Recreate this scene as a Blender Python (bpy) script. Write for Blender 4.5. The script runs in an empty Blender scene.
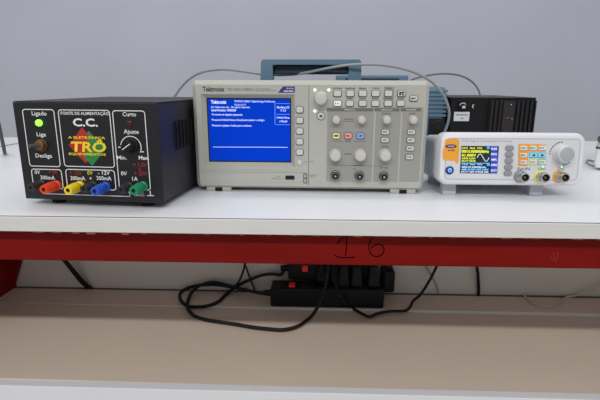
import bpy, bmesh, math, random
from mathutils import Vector, Matrix
random.seed(7)
S = bpy.context.scene
C = S.collection
Z0 = 0.90                                   # bench top height above the floor

# ------------------------------------------------------------------ camera
F_PX, PITCH, YAW, ROLL, CAM_H = 466.77, 0.2413, 0.0336, 0.0029, 0.1528
fwd = Vector((-math.sin(YAW)*math.cos(PITCH), math.cos(YAW)*math.cos(PITCH), -math.sin(PITCH)))
rt0 = Vector((math.cos(YAW), math.sin(YAW), 0)); up0 = rt0.cross(fwd)
RT = rt0*math.cos(ROLL) + up0*math.sin(ROLL); UP = -rt0*math.sin(ROLL) + up0*math.cos(ROLL)
CAM = Vector((0, 0, Z0 + CAM_H))
cd = bpy.data.cameras.new('camera'); cam = bpy.data.objects.new('camera', cd); C.objects.link(cam)
cd.sensor_width = 36; cd.lens = F_PX/600*36; cd.clip_start = 0.02
cam.matrix_world = Matrix(((RT.x, UP.x, -fwd.x, CAM.x), (RT.y, UP.y, -fwd.y, CAM.y), (RT.z, UP.z, -fwd.z, CAM.z), (0, 0, 0, 1)))
S.camera = cam

# ------------------------------------------------------------------ world, lamps, exposure
w = bpy.data.worlds.new('world'); S.world = w; w.use_nodes = True
w.node_tree.nodes['Background'].inputs[0].default_value = (0.93, 0.96, 1.0, 1)
w.node_tree.nodes['Background'].inputs[1].default_value = 0.46
def area(name, loc, sx, sy, power, rot=(0, 0, 0), col=(1, 0.985, 0.95)):
    l = bpy.data.lights.new(name, 'AREA'); l.shape = 'RECTANGLE'; l.size = sx; l.size_y = sy; l.energy = power; l.color = col
    o = bpy.data.objects.new(name, l); C.objects.link(o); o.location = loc; o.rotation_euler = rot
area('ceiling_tube_front', (-0.25, -1.80, Z0+1.90), 3.2, 0.14, 92)
area('ceiling_tube_middle', (0.1, 0.25, Z0+1.90), 3.2, 0.30, 6)
area('ceiling_tube_rear', (-0.4, 1.05, Z0+1.90), 3.2, 0.30, 13)
vs = S.view_settings
vs.view_transform = 'Standard'; vs.look = 'None'; vs.exposure = 0.0; vs.gamma = 1; vs.use_curve_mapping = False

# ------------------------------------------------------------------ pixel helpers
def ray(px, py): return (fwd + RT*((px-300)/F_PX) + UP*((200-py)/F_PX)).normalized()
def at_z(px, py, z):
    d = ray(px, py); return CAM + d*((Z0+z-CAM.z)/d.z)
def at_y(px, py, y):
    d = ray(px, py); return CAM + d*((y-CAM.y)/d.y)

# ------------------------------------------------------------------ materials
MATS = {}
def mat(name, col, rough=0.5, metal=0.0, noise=0.0, scale=40.0, bump=0.0, emit=0.0, spec=0.5, stretch=None):
    if name in MATS: return MATS[name]
    m = bpy.data.materials.new(name); m.use_nodes = True; nt = m.node_tree; b = nt.nodes['Principled BSDF']
    b.inputs['Base Color'].default_value = (*col, 1); b.inputs['Roughness'].default_value = rough
    b.inputs['Metallic'].default_value = metal; b.inputs['Specular IOR Level'].default_value = spec
    if emit:
        b.inputs['Emission Color'].default_value = (*col, 1); b.inputs['Emission Strength'].default_value = emit
    if noise or bump:
        tc = nt.nodes.new('ShaderNodeTexCoord'); mp = nt.nodes.new('ShaderNodeMapping'); n = nt.nodes.new('ShaderNodeTexNoise')
        nt.links.new(tc.outputs['Object'], mp.inputs['Vector']); nt.links.new(mp.outputs['Vector'], n.inputs['Vector'])
        if stretch: mp.inputs['Scale'].default_value = stretch
        n.inputs['Scale'].default_value = scale; n.inputs['Detail'].default_value = 5
        if noise:
            r = nt.nodes.new('ShaderNodeValToRGB')
            r.color_ramp.elements[0].position = 0.3; r.color_ramp.elements[1].position = 0.7
            r.color_ramp.elements[0].color = (*[c*(1-noise) for c in col], 1)
            r.color_ramp.elements[1].color = (*[min(1, c*(1+noise)) for c in col], 1)
            nt.links.new(n.outputs['Fac'], r.inputs['Fac']); nt.links.new(r.outputs['Color'], b.inputs['Base Color'])
        if bump:
            bp = nt.nodes.new('ShaderNodeBump'); bp.inputs['Strength'].default_value = bump; bp.inputs['Distance'].default_value = 0.002
            nt.links.new(n.outputs['Fac'], bp.inputs['Height']); nt.links.new(bp.outputs['Normal'], b.inputs['Normal'])
    MATS[name] = m; return m
def srgb(r, g, b):
    f = lambda c: c/12.92 if c <= .04045 else ((c+.055)/1.055)**2.4
    return (f(r/255), f(g/255), f(b/255))

M_wall = mat('wall_paint', srgb(198, 201, 214), 0.85, noise=0.035, scale=2.2, bump=0.15)
M_floor = mat('floor_vinyl', srgb(150, 145, 138), 0.6, noise=0.08, scale=6)
M_top = mat('white_laminate', srgb(227, 228, 233), 0.38, noise=0.012, scale=9)
M_edge = mat('white_edge_band', srgb(212, 211, 209), 0.5, noise=0.03, scale=25, stretch=(1, 1, 8))
M_shelf = mat('shelf_laminate', srgb(216, 199, 185), 0.55, noise=0.025, scale=5)
M_panel = mat('white_back_board', srgb(216, 208, 199), 0.5, noise=0.02, scale=4)
M_red = mat('red_enamel', srgb(122, 13, 8), 0.5, noise=0.12, scale=7, spec=0.15, stretch=(1, 1, 6))
M_brown = mat('bare_chipboard', srgb(118, 84, 54), 0.9, noise=0.2, scale=90)
M_marker = mat('black_marker_ink', (0.004, 0.003, 0.003), 0.8, spec=0.0)
M_scuff = mat('pale_scuff', srgb(140, 60, 56), 0.7)
M_black = mat('black_enamel', srgb(27, 27, 31), 0.45, noise=0.15, scale=120)
M_blackpanel = mat('black_panel_film', srgb(19, 19, 23), 0.38)
M_rubber = mat('black_rubber', srgb(18, 18, 20), 0.6, spec=0.3)
M_strip = mat('black_strip_plastic', srgb(13, 14, 17), 0.5, spec=0.25)
M_dark = mat('dark_cavity', (0.004, 0.004, 0.005), 0.8)
M_white = mat('white_ink', srgb(232, 232, 232), 0.6)
M_redink = mat('red_ink', srgb(170, 30, 34), 0.6)
M_yelink = mat('yellow_ink', srgb(238, 208, 40), 0.6)
M_cream = mat('cream_plastic', srgb(175, 175, 167), 0.5, noise=0.02, scale=60)
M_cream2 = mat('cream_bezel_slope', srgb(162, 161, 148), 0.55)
M_greysec = mat('grey_section_plastic', srgb(149, 148, 143), 0.55)
M_greyhdr = mat('grey_header_ink', srgb(104, 104, 102), 0.6)
M_btn = mat('pale_button_plastic', srgb(202, 202, 197), 0.45)
M_btnrim = mat('grey_button_rim', srgb(96, 96, 92), 0.6)  # even grey shared by button rims, socket surrounds, seams and printed lines
M_knob = mat('pale_knob_plastic', srgb(194, 193, 184), 0.45)
M_ink = mat('dark_ink', srgb(70, 70, 74), 0.6)
M_navyink = mat('navy_ink', srgb(30, 28, 66), 0.6)
M_purple = mat('purple_badge', srgb(58, 34, 122), 0.5)
M_blue = mat('steel_blue_plastic', srgb(86, 116, 138), 0.5, noise=0.05, scale=30)
M_blued = mat('steel_blue_grip', srgb(30, 44, 56), 0.6)
M_metal = mat('nickel', srgb(190, 190, 188), 0.28, 1.0)
M_brass = mat('aged_brass', srgb(120, 92, 66), 0.45, 0.7)
M_screen = mat('blue_lcd', srgb(0, 55, 190), 0.5, emit=0.27, spec=0.05)
M_scrtxt = mat('lcd_white', srgb(205, 222, 255), 0.4, emit=0.55)
M_ledg = mat('green_led', srgb(130, 255, 60), 0.3, emit=2.2)
M_ledw = mat('white_led', srgb(235, 255, 225), 0.3, emit=1.6)
M_ledoff = mat('red_led_off', srgb(70, 16, 20), 0.3)
M_cable = mat('grey_cable_pvc', srgb(150, 153, 154), 0.5)
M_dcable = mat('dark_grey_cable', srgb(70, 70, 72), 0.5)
M_gwhite = mat('white_instrument_plastic', srgb(218, 218, 221), 0.42)
M_gface = mat('white_instrument_face', srgb(208, 208, 212), 0.5)
M_gside = mat('grey_instrument_side', srgb(176, 181, 190), 0.5)
M_orange = mat('orange_film', srgb(232, 158, 48), 0.5)
M_grey = mat('grey_button_rubber', srgb(140, 142, 148), 0.55)
M_gknob = mat('silver_grey_knob', srgb(205, 206, 208), 0.4, noise=0.03)
M_label = mat('paper_label', srgb(205, 208, 212), 0.7)
M_redsw = mat('red_neon_switch', srgb(200, 30, 26), 0.3, emit=0.12)

# ------------------------------------------------------------------ mesh helpers
def obj(name, bm, m, parent=None, smooth=False):
    me = bpy.data.meshes.new(name)
    if smooth:
        for f in bm.faces: f.smooth = True
    bm.normal_update(); bm.to_mesh(me); bm.free()
    if smooth and hasattr(me, 'set_sharp_from_angle'): me.set_sharp_from_angle(angle=math.radians(40))
    if m: me.materials.append(m)
    o = bpy.data.objects.new(name, me); C.objects.link(o)
    if parent is not None: o.parent = parent
    return o
def tag(o, label, cat, group=None):
    o['label'] = label; o['category'] = cat
    if group: o['group'] = group
    return o
def thing(name, label, cat, loc, rz=0, group=None):
    o = bpy.data.objects.new(name, None); C.objects.link(o); o.empty_display_size = 0.02
    o.location = loc; o.rotation_euler = (0, 0, rz); return tag(o, label, cat, group)
def box(x0, x1, y0, y1, z0, z1, bev=0, seg=2, bm=None):
    b = bmesh.new(); bmesh.ops.create_cube(b, size=1)
    for v in b.verts:
        v.co = Vector((x0+(v.co.x+.5)*(x1-x0), y0+(v.co.y+.5)*(y1-y0), z0+(v.co.z+.5)*(z1-z0)))
    if bev: bmesh.ops.bevel(b, geom=list(b.edges), offset=bev, segments=seg, profile=.5, affect='EDGES', clamp_overlap=True)
    return merge(bm, b)
def merge(bm, b):
    if bm is None: return b
    me = bpy.data.meshes.new('t'); b.to_mesh(me); b.free(); bm.from_mesh(me); bpy.data.meshes.remove(me); return bm
def rrect(u0, u1, z0, z1, r, n=4):
    P = []
    for cx, cz, a in ((u1-r, z1-r, 0), (u0+r, z1-r, 90), (u0+r, z0+r, 180), (u1-r, z0+r, 270)):
        for k in range(n+1):
            t = math.radians(a+90*k/n); P.append((cx+r*math.cos(t), cz+r*math.sin(t)))
    return P
def prism(P, y0, y1, bm=None, inset=0.0):
    """polygon P in x,z extruded from y0 (front) to y1; the front may be inset for a chamfer"""
    b = bm or bmesh.new(); n = len(P)
    cx = sum(p[0] for p in P)/n; cz = sum(p[1] for p in P)/n
    def sh(p, k):
        dx, dz = p[0]-cx, p[1]-cz; L = math.hypot(dx, dz) or 1
        return (p[0]-dx/L*k, p[1]-dz/L*k)
    f = [b.verts.new((sh(p, inset)[0], y0, sh(p, inset)[1])) for p in P]
    rings = [f]
    if inset: rings.append([b.verts.new((p[0], y0+inset*(1 if y1 > y0 else -1), p[1])) for p in P])
    rings.append([b.verts.new((p[0], y1, p[1])) for p in P])
    b.faces.new(f); b.faces.new(list(reversed(rings[-1])))
    for A, B in zip(rings, rings[1:]):
        for i in range(n): b.faces.new((A[i], B[i], B[(i+1) % n], A[(i+1) % n]))
    bmesh.ops.recalc_face_normals(b, faces=b.faces)
    return b
def ring(Po, Pi, y0, y1, bm=None):
    b = bm or bmesh.new(); n = len(Po)
    A = [b.verts.new((p[0], y0, p[1])) for p in Po]; B = [b.verts.new((p[0], y0, p[1])) for p in Pi]
    A2 = [b.verts.new((p[0], y1, p[1])) for p in Po]; B2 = [b.verts.new((p[0], y1, p[1])) for p in Pi]
    for i in range(n):
        j = (i+1) % n
        b.faces.new((A[i], A[j], B[j], B[i])); b.faces.new((A[i], A2[i], A2[j], A[j])); b.faces.new((B[i], B[j], B2[j], B2[i])); b.faces.new((A2[i], B2[i], B2[j], A2[j]))
    bmesh.ops.recalc_face_normals(b, faces=b.faces)
    return b
def lathe(prof, cx, cz, y0=0.0, seg=28, bm=None, flute=0, fl=0.0):
    """profile [(radius, depth toward viewer)] turned about an axis along -y through (cx, cz)"""
    b = bm or bmesh.new(); rings = []
    for r, d in prof:
        rr = []
        for k in range(seg):
            t = 2*math.pi*k/seg; q = r*(1-fl*(0.5+0.5*math.cos(flute*t))) if flute else r
            rr.append(b.verts.new((cx+q*math.cos(t), y0-d, cz+q*math.sin(t))))
        rings.append(rr)
    for A, B in zip(rings, rings[1:]):
        for k in range(seg): b.faces.new((A[k], A[(k+1) % seg], B[(k+1) % seg], B[k]))
    b.faces.new(rings[0]); b.faces.new(list(reversed(rings[-1])))
    bmesh.ops.recalc_face_normals(b, faces=b.faces)
    return b
def spline(P, step=6):
    out = []; n = len(P)
    for i in range(n-1):
        p0 = P[max(i-1, 0)]; p1 = P[i]; p2 = P[i+1]; p3 = P[min(i+2, n-1)]
        for k in range(step):
            t = k/step
            out.append(0.5*((2*p1)+(p2-p0)*t+(2*p0-5*p1+4*p2-p3)*t*t+(3*p1-p0-3*p2+p3)*t*t*t))
    out.append(P[-1]); return out
def tube(P, r, seg=8, step=6, sx=1.0, smooth_path=True, bm=None):
    P = [Vector(p) for p in P]
    if smooth_path and len(P) > 2: P = spline(P, step)
    b = bm or bmesh.new(); rings = []; N = None
    for i, p in enumerate(P):
        t = (P[min(i+1, len(P)-1)]-P[max(i-1, 0)])
        t = t.normalized() if t.length > 1e-9 else Vector((0, 0, 1))
        if N is None: N = t.orthogonal().normalized()
        N = (N-t*N.dot(t)); N = N.normalized() if N.length > 1e-6 else t.orthogonal().normalized()
        B = t.cross(N)
        rings.append([b.verts.new(p+(N*math.cos(2*math.pi*k/seg)*sx+B*math.sin(2*math.pi*k/seg))*r) for k in range(seg)])
    for A, Bq in zip(rings, rings[1:]):
        for k in range(seg): b.faces.new((A[k], A[(k+1) % seg], Bq[(k+1) % seg], Bq[k]))
    b.faces.new(rings[0]); b.faces.new(list(reversed(rings[-1])))
    bmesh.ops.recalc_face_normals(b, faces=b.faces)
    return b
class Face:
    """the upright front plane of a thing; turns photo pixels into its local x, z"""
    def __init__(s, root, px_m): 
        s.root = root; s.k = px_m; s.rz = root.rotation_euler[2]; s.o = Vector(root.location)
        m3 = root.rotation_euler.to_matrix(); s.n = m3 @ Vector((0, -1, 0)); s.u = m3 @ Vector((1, 0, 0)); s.v = m3 @ Vector((0, 0, 1))
    def p(s, px, py, d=0.0):
        """local x, z where the sight line meets the plane at local depth d"""
        q = ray(px, py); o = s.o - s.n*d; t = (o-CAM).dot(s.n)/q.dot(s.n); P = CAM+q*t-s.o
        return P.dot(s.u), P.dot(s.v)
    def text(s, txt, cx, cy, wpx, hpx, m, d=0.0, parent=None, bold=0.0, name='lettering', shear=0.0):
        cu = bpy.data.curves.new('t', 'FONT'); cu.body = txt; cu.resolution_u = 2; cu.offset = min(bold, .028); cu.shear = shear
        t = bpy.data.objects.new('t', cu); me0 = t.to_mesh(); me = me0.copy(); t.to_mesh_clear()
        bpy.data.objects.remove(t); bpy.data.curves.remove(cu)
        if not me.vertices: return None
        xs = [v.co.x for v in me.vertices]; ys = [v.co.y for v in me.vertices]
        x0, x1, y0, y1 = min(xs), max(xs), min(ys), max(ys); X, Z = s.p(cx, cy, d)
        for v in me.vertices:
            v.co = Vector((X+((v.co.x-x0)/(x1-x0)-.5)*wpx*s.k, d, Z+((v.co.y-y0)/(y1-y0)-.5)*hpx*s.k))
        me.name = name; me.materials.clear(); me.materials.append(m)
        o = bpy.data.objects.new(name, me); C.objects.link(o); o.parent = parent or s.root; return o
    def rect(s, x0, y0, x1, y1, d=0.0):
        """pixel rectangle -> local u0, u1, z0, z1 (through its centre so that it stays square)"""
        X, Z = s.p((x0+x1)/2, (y0+y1)/2, d); w_ = (x1-x0)*s.k/2; h = (y1-y0)*s.k/2
        return X-w_, X+w_, Z-h, Z+h
    def patch(s, name, x0, y0, x1, y1, r, m, front, back, parent=None, inset=0.0, n=4):
        u0, u1, z0, z1 = s.rect(x0, y0, x1, y1)
        r = min(r*s.k, (u1-u0)/2.01, (z1-z0)/2.01)
        return obj(name, prism(rrect(u0, u1, z0, z1, r, n), front, back, inset=inset), m, parent or s.root)

# ------------------------------------------------------------------ the setting
def struct(name, bm, m):
    o = obj(name, bm, m); o['kind'] = 'structure'; return o
WALL_Y = 2.30
struct('floor', box(-3.2, 3.2, -3.2, WALL_Y, -0.05, 0), M_floor)
struct('wall_back', box(-3.2, 3.2, WALL_Y, WALL_Y+0.1, 0, 3.0), M_wall)

# ------------------------------------------------------------------ front workbench
E0, TT, OV, AP = 0.5235, 0.0188, 0.022, 0.0648          # front edge, top thickness, overhang, apron bottom
JOINT = at_z(3, 156.6, 0).y
KS = 0.868                                   # shelf and back board sized so that they stay under this bench's own top
SH, PAN, SHF, SPLIT = CAM_H-(CAM_H+0.36)*KS, 1.1064*KS, 0.7218*KS, 1.012*KS
XL = at_z(12.5, 289, SH).x
XR = 1.05
bench = thing('workbench', 'white laminate workbench with red painted front rail and lower shelf', 'workbench', (0, 0, 0))
z = Z0
obj('tabletop', box(-1.15, 1.15, E0+0.002, JOINT-0.001, z-TT, z, 0.0012), M_top, bench)
obj('edge_band', box(-1.15, 1.15, E0, E0+0.002, z-TT, z-0.0006, 0.0005, 1), M_edge, bench)
AY = E0+OV
obj('edge_seam', box(-1.15, 1.15, E0+.0016, E0+.0026, z-.002, z+.00015), M_greyhdr, bench)
# ragged chipboard line where the edge band ends above the rail
b = bmesh.new(); x = -0.62
while x < 0.62:
    l = random.uniform(0.002, 0.012); h = random.uniform(0.0003, 0.0012)*(2.0 if -0.33 < x < -0.2 else 1)
    box(x, x+l, E0-0.0002, E0+0.004, z-TT-h, z-TT+0.0002, bm=b); x += l+random.uniform(0.0, 0.02)
o = obj('chipped_edge', b, M_brown, bench); o['label'] = 'ragged brown chipboard crumbs along the lower edge'; o['kind'] = 'stuff'
obj('front_rail', box(-1.12, 1.12, AY, AY+0.03, z-AP, z-TT, 0.0025), M_red, bench)
for xs in (XL-0.03, XR): obj('leg', box(xs, xs+0.03, 0.57, PAN+0.018, 0, z-TT, 0.002), M_red, bench)
# gusset between leg and back board
g0 = at_y(13, 281, PAN-0.001); g1 = at_y(24.5, 259, PAN-0.001)
b = prism([(XL-0.002, g0.z), (XL+0.004, g0.z), (XL+0.026, g1.z), (XL+0.05, z-TT-0.001), (XL-0.002, z-TT-0.001)], PAN-0.014, PAN-0.004)
obj('gusset', b, M_red, bench)
obj('gap_shade_strip', box(XL, XR, PAN-.010, PAN, z+SH-.01, z+SH-.0008), M_dcable, bench)  # dark strip added to paint the shade of the gap behind the shelf
obj('back_board', box(XL, XR, PAN, PAN+0.018, z-0.55, z-TT), M_panel, bench)
obj('shelf_rear_plank', box(XL, XR, SPLIT+.0012, PAN-0.010, z+SH-0.02, z+SH, 0.0006), M_shelf, bench)
obj('shelf_edge_band', box(XL, XR, SPLIT, SPLIT+.0012, z+SH-0.02, z+SH, 0.0004, 1), M_edge, bench)
b = box(XL, XR, SHF, SPLIT-0.0008, z+SH-0.02, z+SH)
for v in b.verts:
    if v.co.z > z+SH-0.01: v.co.z -= 0.0002 if v.co.x < 0 else 0.010
obj('shelf_front_plank', b, M_shelf, bench)
obj('shelf_fascia', box(XL, XR, SHF-0.016, SHF, z+SH-0.16, z+SH-0.003, 0.001), M_top, bench)
# the handwritten number
def stroke(P): return tube([at_y(px, py, AY-0.0001) for px, py in P], 0.00068, 6, 5)
o = obj('handwritten_number', stroke([(337, 244), (340, 240), (343.5, 237.2), (346.5, 236.6)]), M_marker, bench); o['label'] = 'black marker number one six'
me_b = bmesh.new(); me_b.from_mesh(o.data)
for P in ([(346.5, 236.8), (346.6, 243), (346, 250), (345.6, 255.5)], [(334.5, 255), (338.5, 257), (345, 257.6), (355, 257.2)],
          [(372, 238.5), (369.5, 243), (369, 249), (371.5, 254.5), (376.5, 256.6), (381.5, 254.8), (384, 250.5), (383, 246.5), (379, 244.2), (374, 245.5), (371.5, 248)]):
    tube([at_y(px, py, AY-0.0001) for px, py in P], 0.00068, 6, 5, bm=me_b)
me_b.to_mesh(o.data); me_b.free()
b = bmesh.new()
for P in ([(553, 252), (554, 256), (554.5, 261)], [(557, 251.5), (557.5, 256), (556, 262)], [(551, 256), (552.5, 260)]):
    tube([at_y(px, py, AY+0.0001) for px, py in P], 0.00035, 5, 4, bm=b)
obj('scuff_mark', b, M_scuff, bench)

# ------------------------------------------------------------------ rear workbench
far = at_z(8, 137.0, 0).y
bench2 = thing('workbench', 'white laminate workbench standing back to back behind the red-railed one', 'workbench', (0, 0, 0))
obj('tabletop', box(-1.6, 1.6, JOINT+0.0015, far, z-TT-0.0005, z-0.0005, 0.0012), M_top, bench2)
for xs in (-1.2, 1.17): obj('leg', box(xs, xs+0.03, JOINT+0.03, far-0.04, 0, z-TT-0.0005, 0.002), M_red, bench2)
obj('rear_rail', box(-1.55, 1.55, far-0.04, far-0.012, z-AP, z-TT-0.0005, 0.002), M_red, bench2)

# ------------------------------------------------------------------ black power supply
QW, QH, QF, QD = 0.189, 0.1247, 0.008, 0.235
QROT = -0.092
def supply_case(root):
    obj('case', box(0.0015, QW-0.0015, 0.003, QD, QF+0.001, QF+QH-0.0012, 0.001), M_black, root)
    obj('top_cover', box(0, QW, 0.001, QD, QF+QH-0.0012, QF+QH, 0.0005, 1), M_black, root)
    for fx in (0.032, QW-0.032):
        for fy in (0.022, QD-0.03): obj('foot', foot(fx, fy, 0.0095, QF+0.001), M_rubber, root)
def foot(fx, fy, r, h):
    b = bmesh.new(); bmesh.ops.create_cone(b, cap_ends=True, segments=20, radius1=r*0.9, radius2=r, depth=h)
    for v in b.verts: v.co += Vector((fx, fy, h/2))
    return b
psu = thing('power_supply', 'black bench power supply with coloured binding posts and green lit lamp', 'power supply', (-0.3777, 0.5797, Z0), QROT)
supply_case(psu)
obj('front_panel', box(0, QW, 0, 0.003, QF, QF+QH-0.0015, 0.0006, 1), M_blackpanel, psu)
f = Face(psu, 0.189/142)
D = -0.00015
def frame(x0, y0, x1, y1, r=3.0, th=0.75, quad=None):
    # corners given in the photo, squared on the panel
    u0 = (f.p(*quad[0])[0]+f.p(*quad[3])[0])/2; u1 = (f.p(*quad[1])[0]+f.p(*quad[2])[0])/2
    z1 = (f.p(*quad[0])[1]+f.p(*quad[1])[1])/2; z0 = (f.p(*quad[3])[1]+f.p(*quad[2])[1])/2
    t = th*f.k; r *= f.k
    obj('printed_frame', ring(rrect(u0, u1, z0, z1, r), rrect(u0+t, u1-t, z0+t, z1-t, r-t), D, 0.0005), M_white, psu)
    return u0, u1, z0, z1
for q in ([(21.7, 108.7), (55, 109.4), (60, 167.5), (29.8, 165.8)], [(58, 109.4), (110.3, 110), (114.5, 167.5), (64, 166.8)],
          [(112.7, 110), (144.2, 110.8), (151.6, 190), (118.6, 190)], [(30.8, 168.6), (61.6, 169.3), (63.7, 189.5), (33.6, 188.3)], [(65.1, 169.3), (114.5, 169.6), (116.6, 190), (67.6, 189.5)]):
    frame(0, 0, 0, 0, quad=q)
for s_, cx, cy, w_, h_, m_, bo in (('Ligado', 39.2, 114, 15, 5, M_white, .01), ('Liga', 41.3, 135, 9.5, 5, M_white, .01), ('Desliga', 43.8, 156.3, 17, 5, M_white, .01),
        ('FONTE DE ALIMENTAÇÃO', 84.7, 113.4, 47.5, 4.2, M_white, .012), ('C.C.', 85.2, 122.5, 24.5, 7.6, M_white, .035), ('Curto', 129.3, 114.2, 13, 3.8, M_white, .01),
        ('Ajuste', 131.2, 132.3, 14.5, 5, M_white, .01), ('Min.', 121.8, 157.6, 9.5, 3.6, M_white, .015), ('Max.', 143.8, 157.8, 10, 3.6, M_white, .015),
        ('0V', 37.3, 172.2, 5.5, 3.8, M_white, .01), ('+ 5V', 53, 172, 9, 3.8, M_redink, .01), ('300mA', 47.6, 177.6, 15, 4, M_white, .012),
        ('+ 12V', 75.8, 172.9, 12, 3.8, M_redink, .01), ('0V', 90, 172.9, 5.5, 3.8, M_yelink, .01), ('- 12V', 103.8, 172.9, 12, 3.8, M_white, .01),
        ('300mA', 77.8, 178.2, 15, 4, M_white, .012), ('+', 90.6, 178.4, 2.6, 2.6, M_white, .012), ('300mA', 103.9, 178.2, 15, 4, M_white, .012),
        ('+ 1,2V', 140, 165, 13.5, 4, M_redink, .01), ('a', 140, 169.4, 2.2, 2.2, M_redink, .01), ('+ 25V', 140.6, 173.4, 12.5, 3.8, M_redink, .01), ('0V', 124, 173.4, 6, 3.8, M_white, .01), ('1A', 135, 178.8, 5.5, 3.8, M_white, .012),
        ('MASSA', 139.3, 192.6, 9, 1.8, M_white, 0), ('CHASSIS', 139.3, 195.2, 10.5, 1.8, M_white, 0)):
    f.text(s_, cx, cy, w_, h_, m_, D-0.00015, bold=bo)
# emblem: two lozenges behind yellow lettering
def lozenge(cx, cy, a, bb, m_, d):
    X, Zc = f.p(cx, cy); k = f.k
    return obj('emblem_lozenge', prism([(X-a*k, Zc), (X, Zc-bb*k), (X+a*k, Zc), (X, Zc+bb*k)], d, 0.0005), m_, psu)
lozenge(83.8, 145.5, 14.5, 17, mat('emblem_red', srgb(178, 34, 30), 0.55), -0.00012)
lozenge(90.5, 148.5, 15, 16.5, mat('emblem_green', srgb(30, 128, 62), 0.55), -0.00022)
X, Zc = f.p(79.8, 145.2); k = f.k
obj('emblem_lozenge', prism([(X-11*k, Zc), (X, Zc-13*k), (X+8*k, Zc-3*k), (X+10*k, Zc+9*k), (X+5*k, Zc+16*k)], -0.0003, 0.0004), MATS['emblem_red'], psu)
f.text('TRÔ', 88.5, 145.7, 35, 12.3, M_yelink, -0.0006, bold=.04, name='emblem_lettering', shear=.12)
f.text('A ELETRÔNICA', 86.5, 137.3, 37, 2.8, M_yelink, -0.0006, bold=.03, name='emblem_lettering')
f.text('EQUIPAMENTOS', 87.3, 154.4, 37, 2.6, M_yelink, -0.0006, bold=.03, name='emblem_lettering')
# lamp, switch, red lamp
X, Zc = f.p(39.4, 122.8)
lp = obj('pilot_lamp', lathe([(0.0042, 0), (0.0042, 0.0015), (0.0036, 0.003), (0.0018, 0.0042)], X, Zc), M_ledg, psu, True)
X, Zc = f.p(129.6, 123)
obj('lamp_ring', ring([(X+.0042*math.cos(t*.4488), Zc+.0042*math.sin(t*.4488)) for t in range(14)], [(X+.003*math.cos(t*.4488), Zc+.003*math.sin(t*.4488)) for t in range(14)], -0.0012, 0.0005), M_ledoff, psu)
obj('short_circuit_lamp', lathe([(0.003, 0), (0.003, 0.001), (0.0015, 0.0022)], X, Zc), M_ledoff, psu, True)
X, Zc = f.p(42.2, 145)
sw = obj('toggle_switch', lathe([(0.0078, 0), (0.0078, 0.0022), (0.0066, 0.0024), (0.0062, 0.0065), (0.0052, 0.007)], X, Zc, seg=18), M_brass, psu, True)
obj('lever', tube([(X, -0.005, Zc), (X-0.003, -0.010, Zc+0.0004), (X-0.006, -0.015, Zc+0.0006)], 0.0024, 10), M_dcable, sw, True)
# adjustment knob and its printed scale
X, Zc = f.p(131.3, 145.3)
kn = obj('knob', lathe([(0.0095, 0), (0.0095, 0.0015), (0.0078, 0.003), (0.0072, 0.0125), (0.0062, 0.0135)], X, Zc, seg=40, flute=20, fl=.06), M_rubber, psu, True)
kx, kz = X, Zc
obj('pointer', prism([(kx-0.0052, kz-0.0034), (kx-0.0047, kz-0.0042), (kx+0.0056, kz+0.0030), (kx+0.0051, kz+0.0038)], -0.0142, -0.0133), M_white, kn)
pts_o = []; pts_i = []
X, Zc = f.p(131, 147.0)
for kk in range(19):
    t = math.radians(170-200*kk/18); pts_o.append((X+.0137*math.cos(t), Zc+.0137*math.sin(t))); pts_i.append((X+.0127*math.cos(t), Zc+.0127*math.sin(t)))
obj('printed_scale', prism(pts_o+pts_i[::-1], D, 0.0003), M_white, psu)
for tpx in ((119.5, 147.2), (142.6, 151.8)):
    a_, b_ = f.p(*tpx); obj('printed_scale', prism(rrect(a_-.0016, a_+.0016, b_-.0006, b_+.0006, .0003, 2), D, 0.0003), M_white, psu)
# binding posts
def post(px, py, m, big=True, name='binding_post'):
    X, Zc = f.p(px, py+1.3); L = 0.027 if big else 0.023; R_ = 0.0066 if big else 0.0058
    p_ = obj(name, lathe([(R_, 0.0), (R_, 0.004), (R_*.86, 0.0045), (R_*.86, 0.0065), (R_, 0.008), (R_*1.02, 0.014), (R_*.86, L-0.002), (R_*.80, L), (R_*.42, L), (R_*.42, L-0.010)], X, Zc, seg=36, flute=12, fl=.05), m, psu, True)
    obj('socket_hole', lathe([(R_*.4, L-0.010), (R_*.4, L-0.0009)], X, Zc, seg=14), M_dark, p_)
for px, py, m_, bg in ((42.5, 182.6, mat('black_post', srgb(44, 44, 46), 0.45), False), (57.2, 183.8, mat('red_post', srgb(226, 62, 26), 0.4), True), (80.6, 184.6, mat('yellow_post', srgb(236, 205, 24), 0.4), True), (93.8, 184.0, MATS['black_post'], False),
                       (106.2, 185.4, mat('blue_post', srgb(36, 84, 200), 0.4), True), (130, 184.8, MATS['black_post'], False), (143.4, 184.8, mat('green_post', srgb(20, 134, 92), 0.4), True)): post(px, py, m_, bg)
# printed common line
y_ = f.p(85, 195.0)[1]; xa = f.p(43, 195)[0]; xb = f.p(129.8, 195)[0]
obj('printed_line', prism([(xa, y_-.0004), (xb, y_-.0004), (xb, y_+.0004), (xa, y_+.0004)], D, .0003), M_white, psu)
for px in (43, 92.5, 129.8):
    a_ = f.p(px, 194)[0]
    obj('printed_line', prism([(a_-.0004, y_), (a_+.0004, y_), (a_+.0004, y_+.0045), (a_-.0004, y_+.0045)], D, .0003), M_white, psu)
    obj('printed_line', prism(rrect(a_-.0013, a_+.0013, y_+.004, y_+.0066, .00125), D, .0003), M_white, psu)
a_, b_ = f.p(150.5, 195.6)
obj('printed_line', prism([(a_-.0045, b_-.0005), (a_+.0045, b_-.0005), (a_+.0045, b_+.0005), (a_-.0045, b_+.0005)], D, .0003), M_white, psu)
obj('printed_line', prism([(a_-.0006, b_), (a_+.0006, b_), (a_+.0006, b_+.006), (a_-.0006, b_+.006)], D, .0003), M_white, psu)
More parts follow.
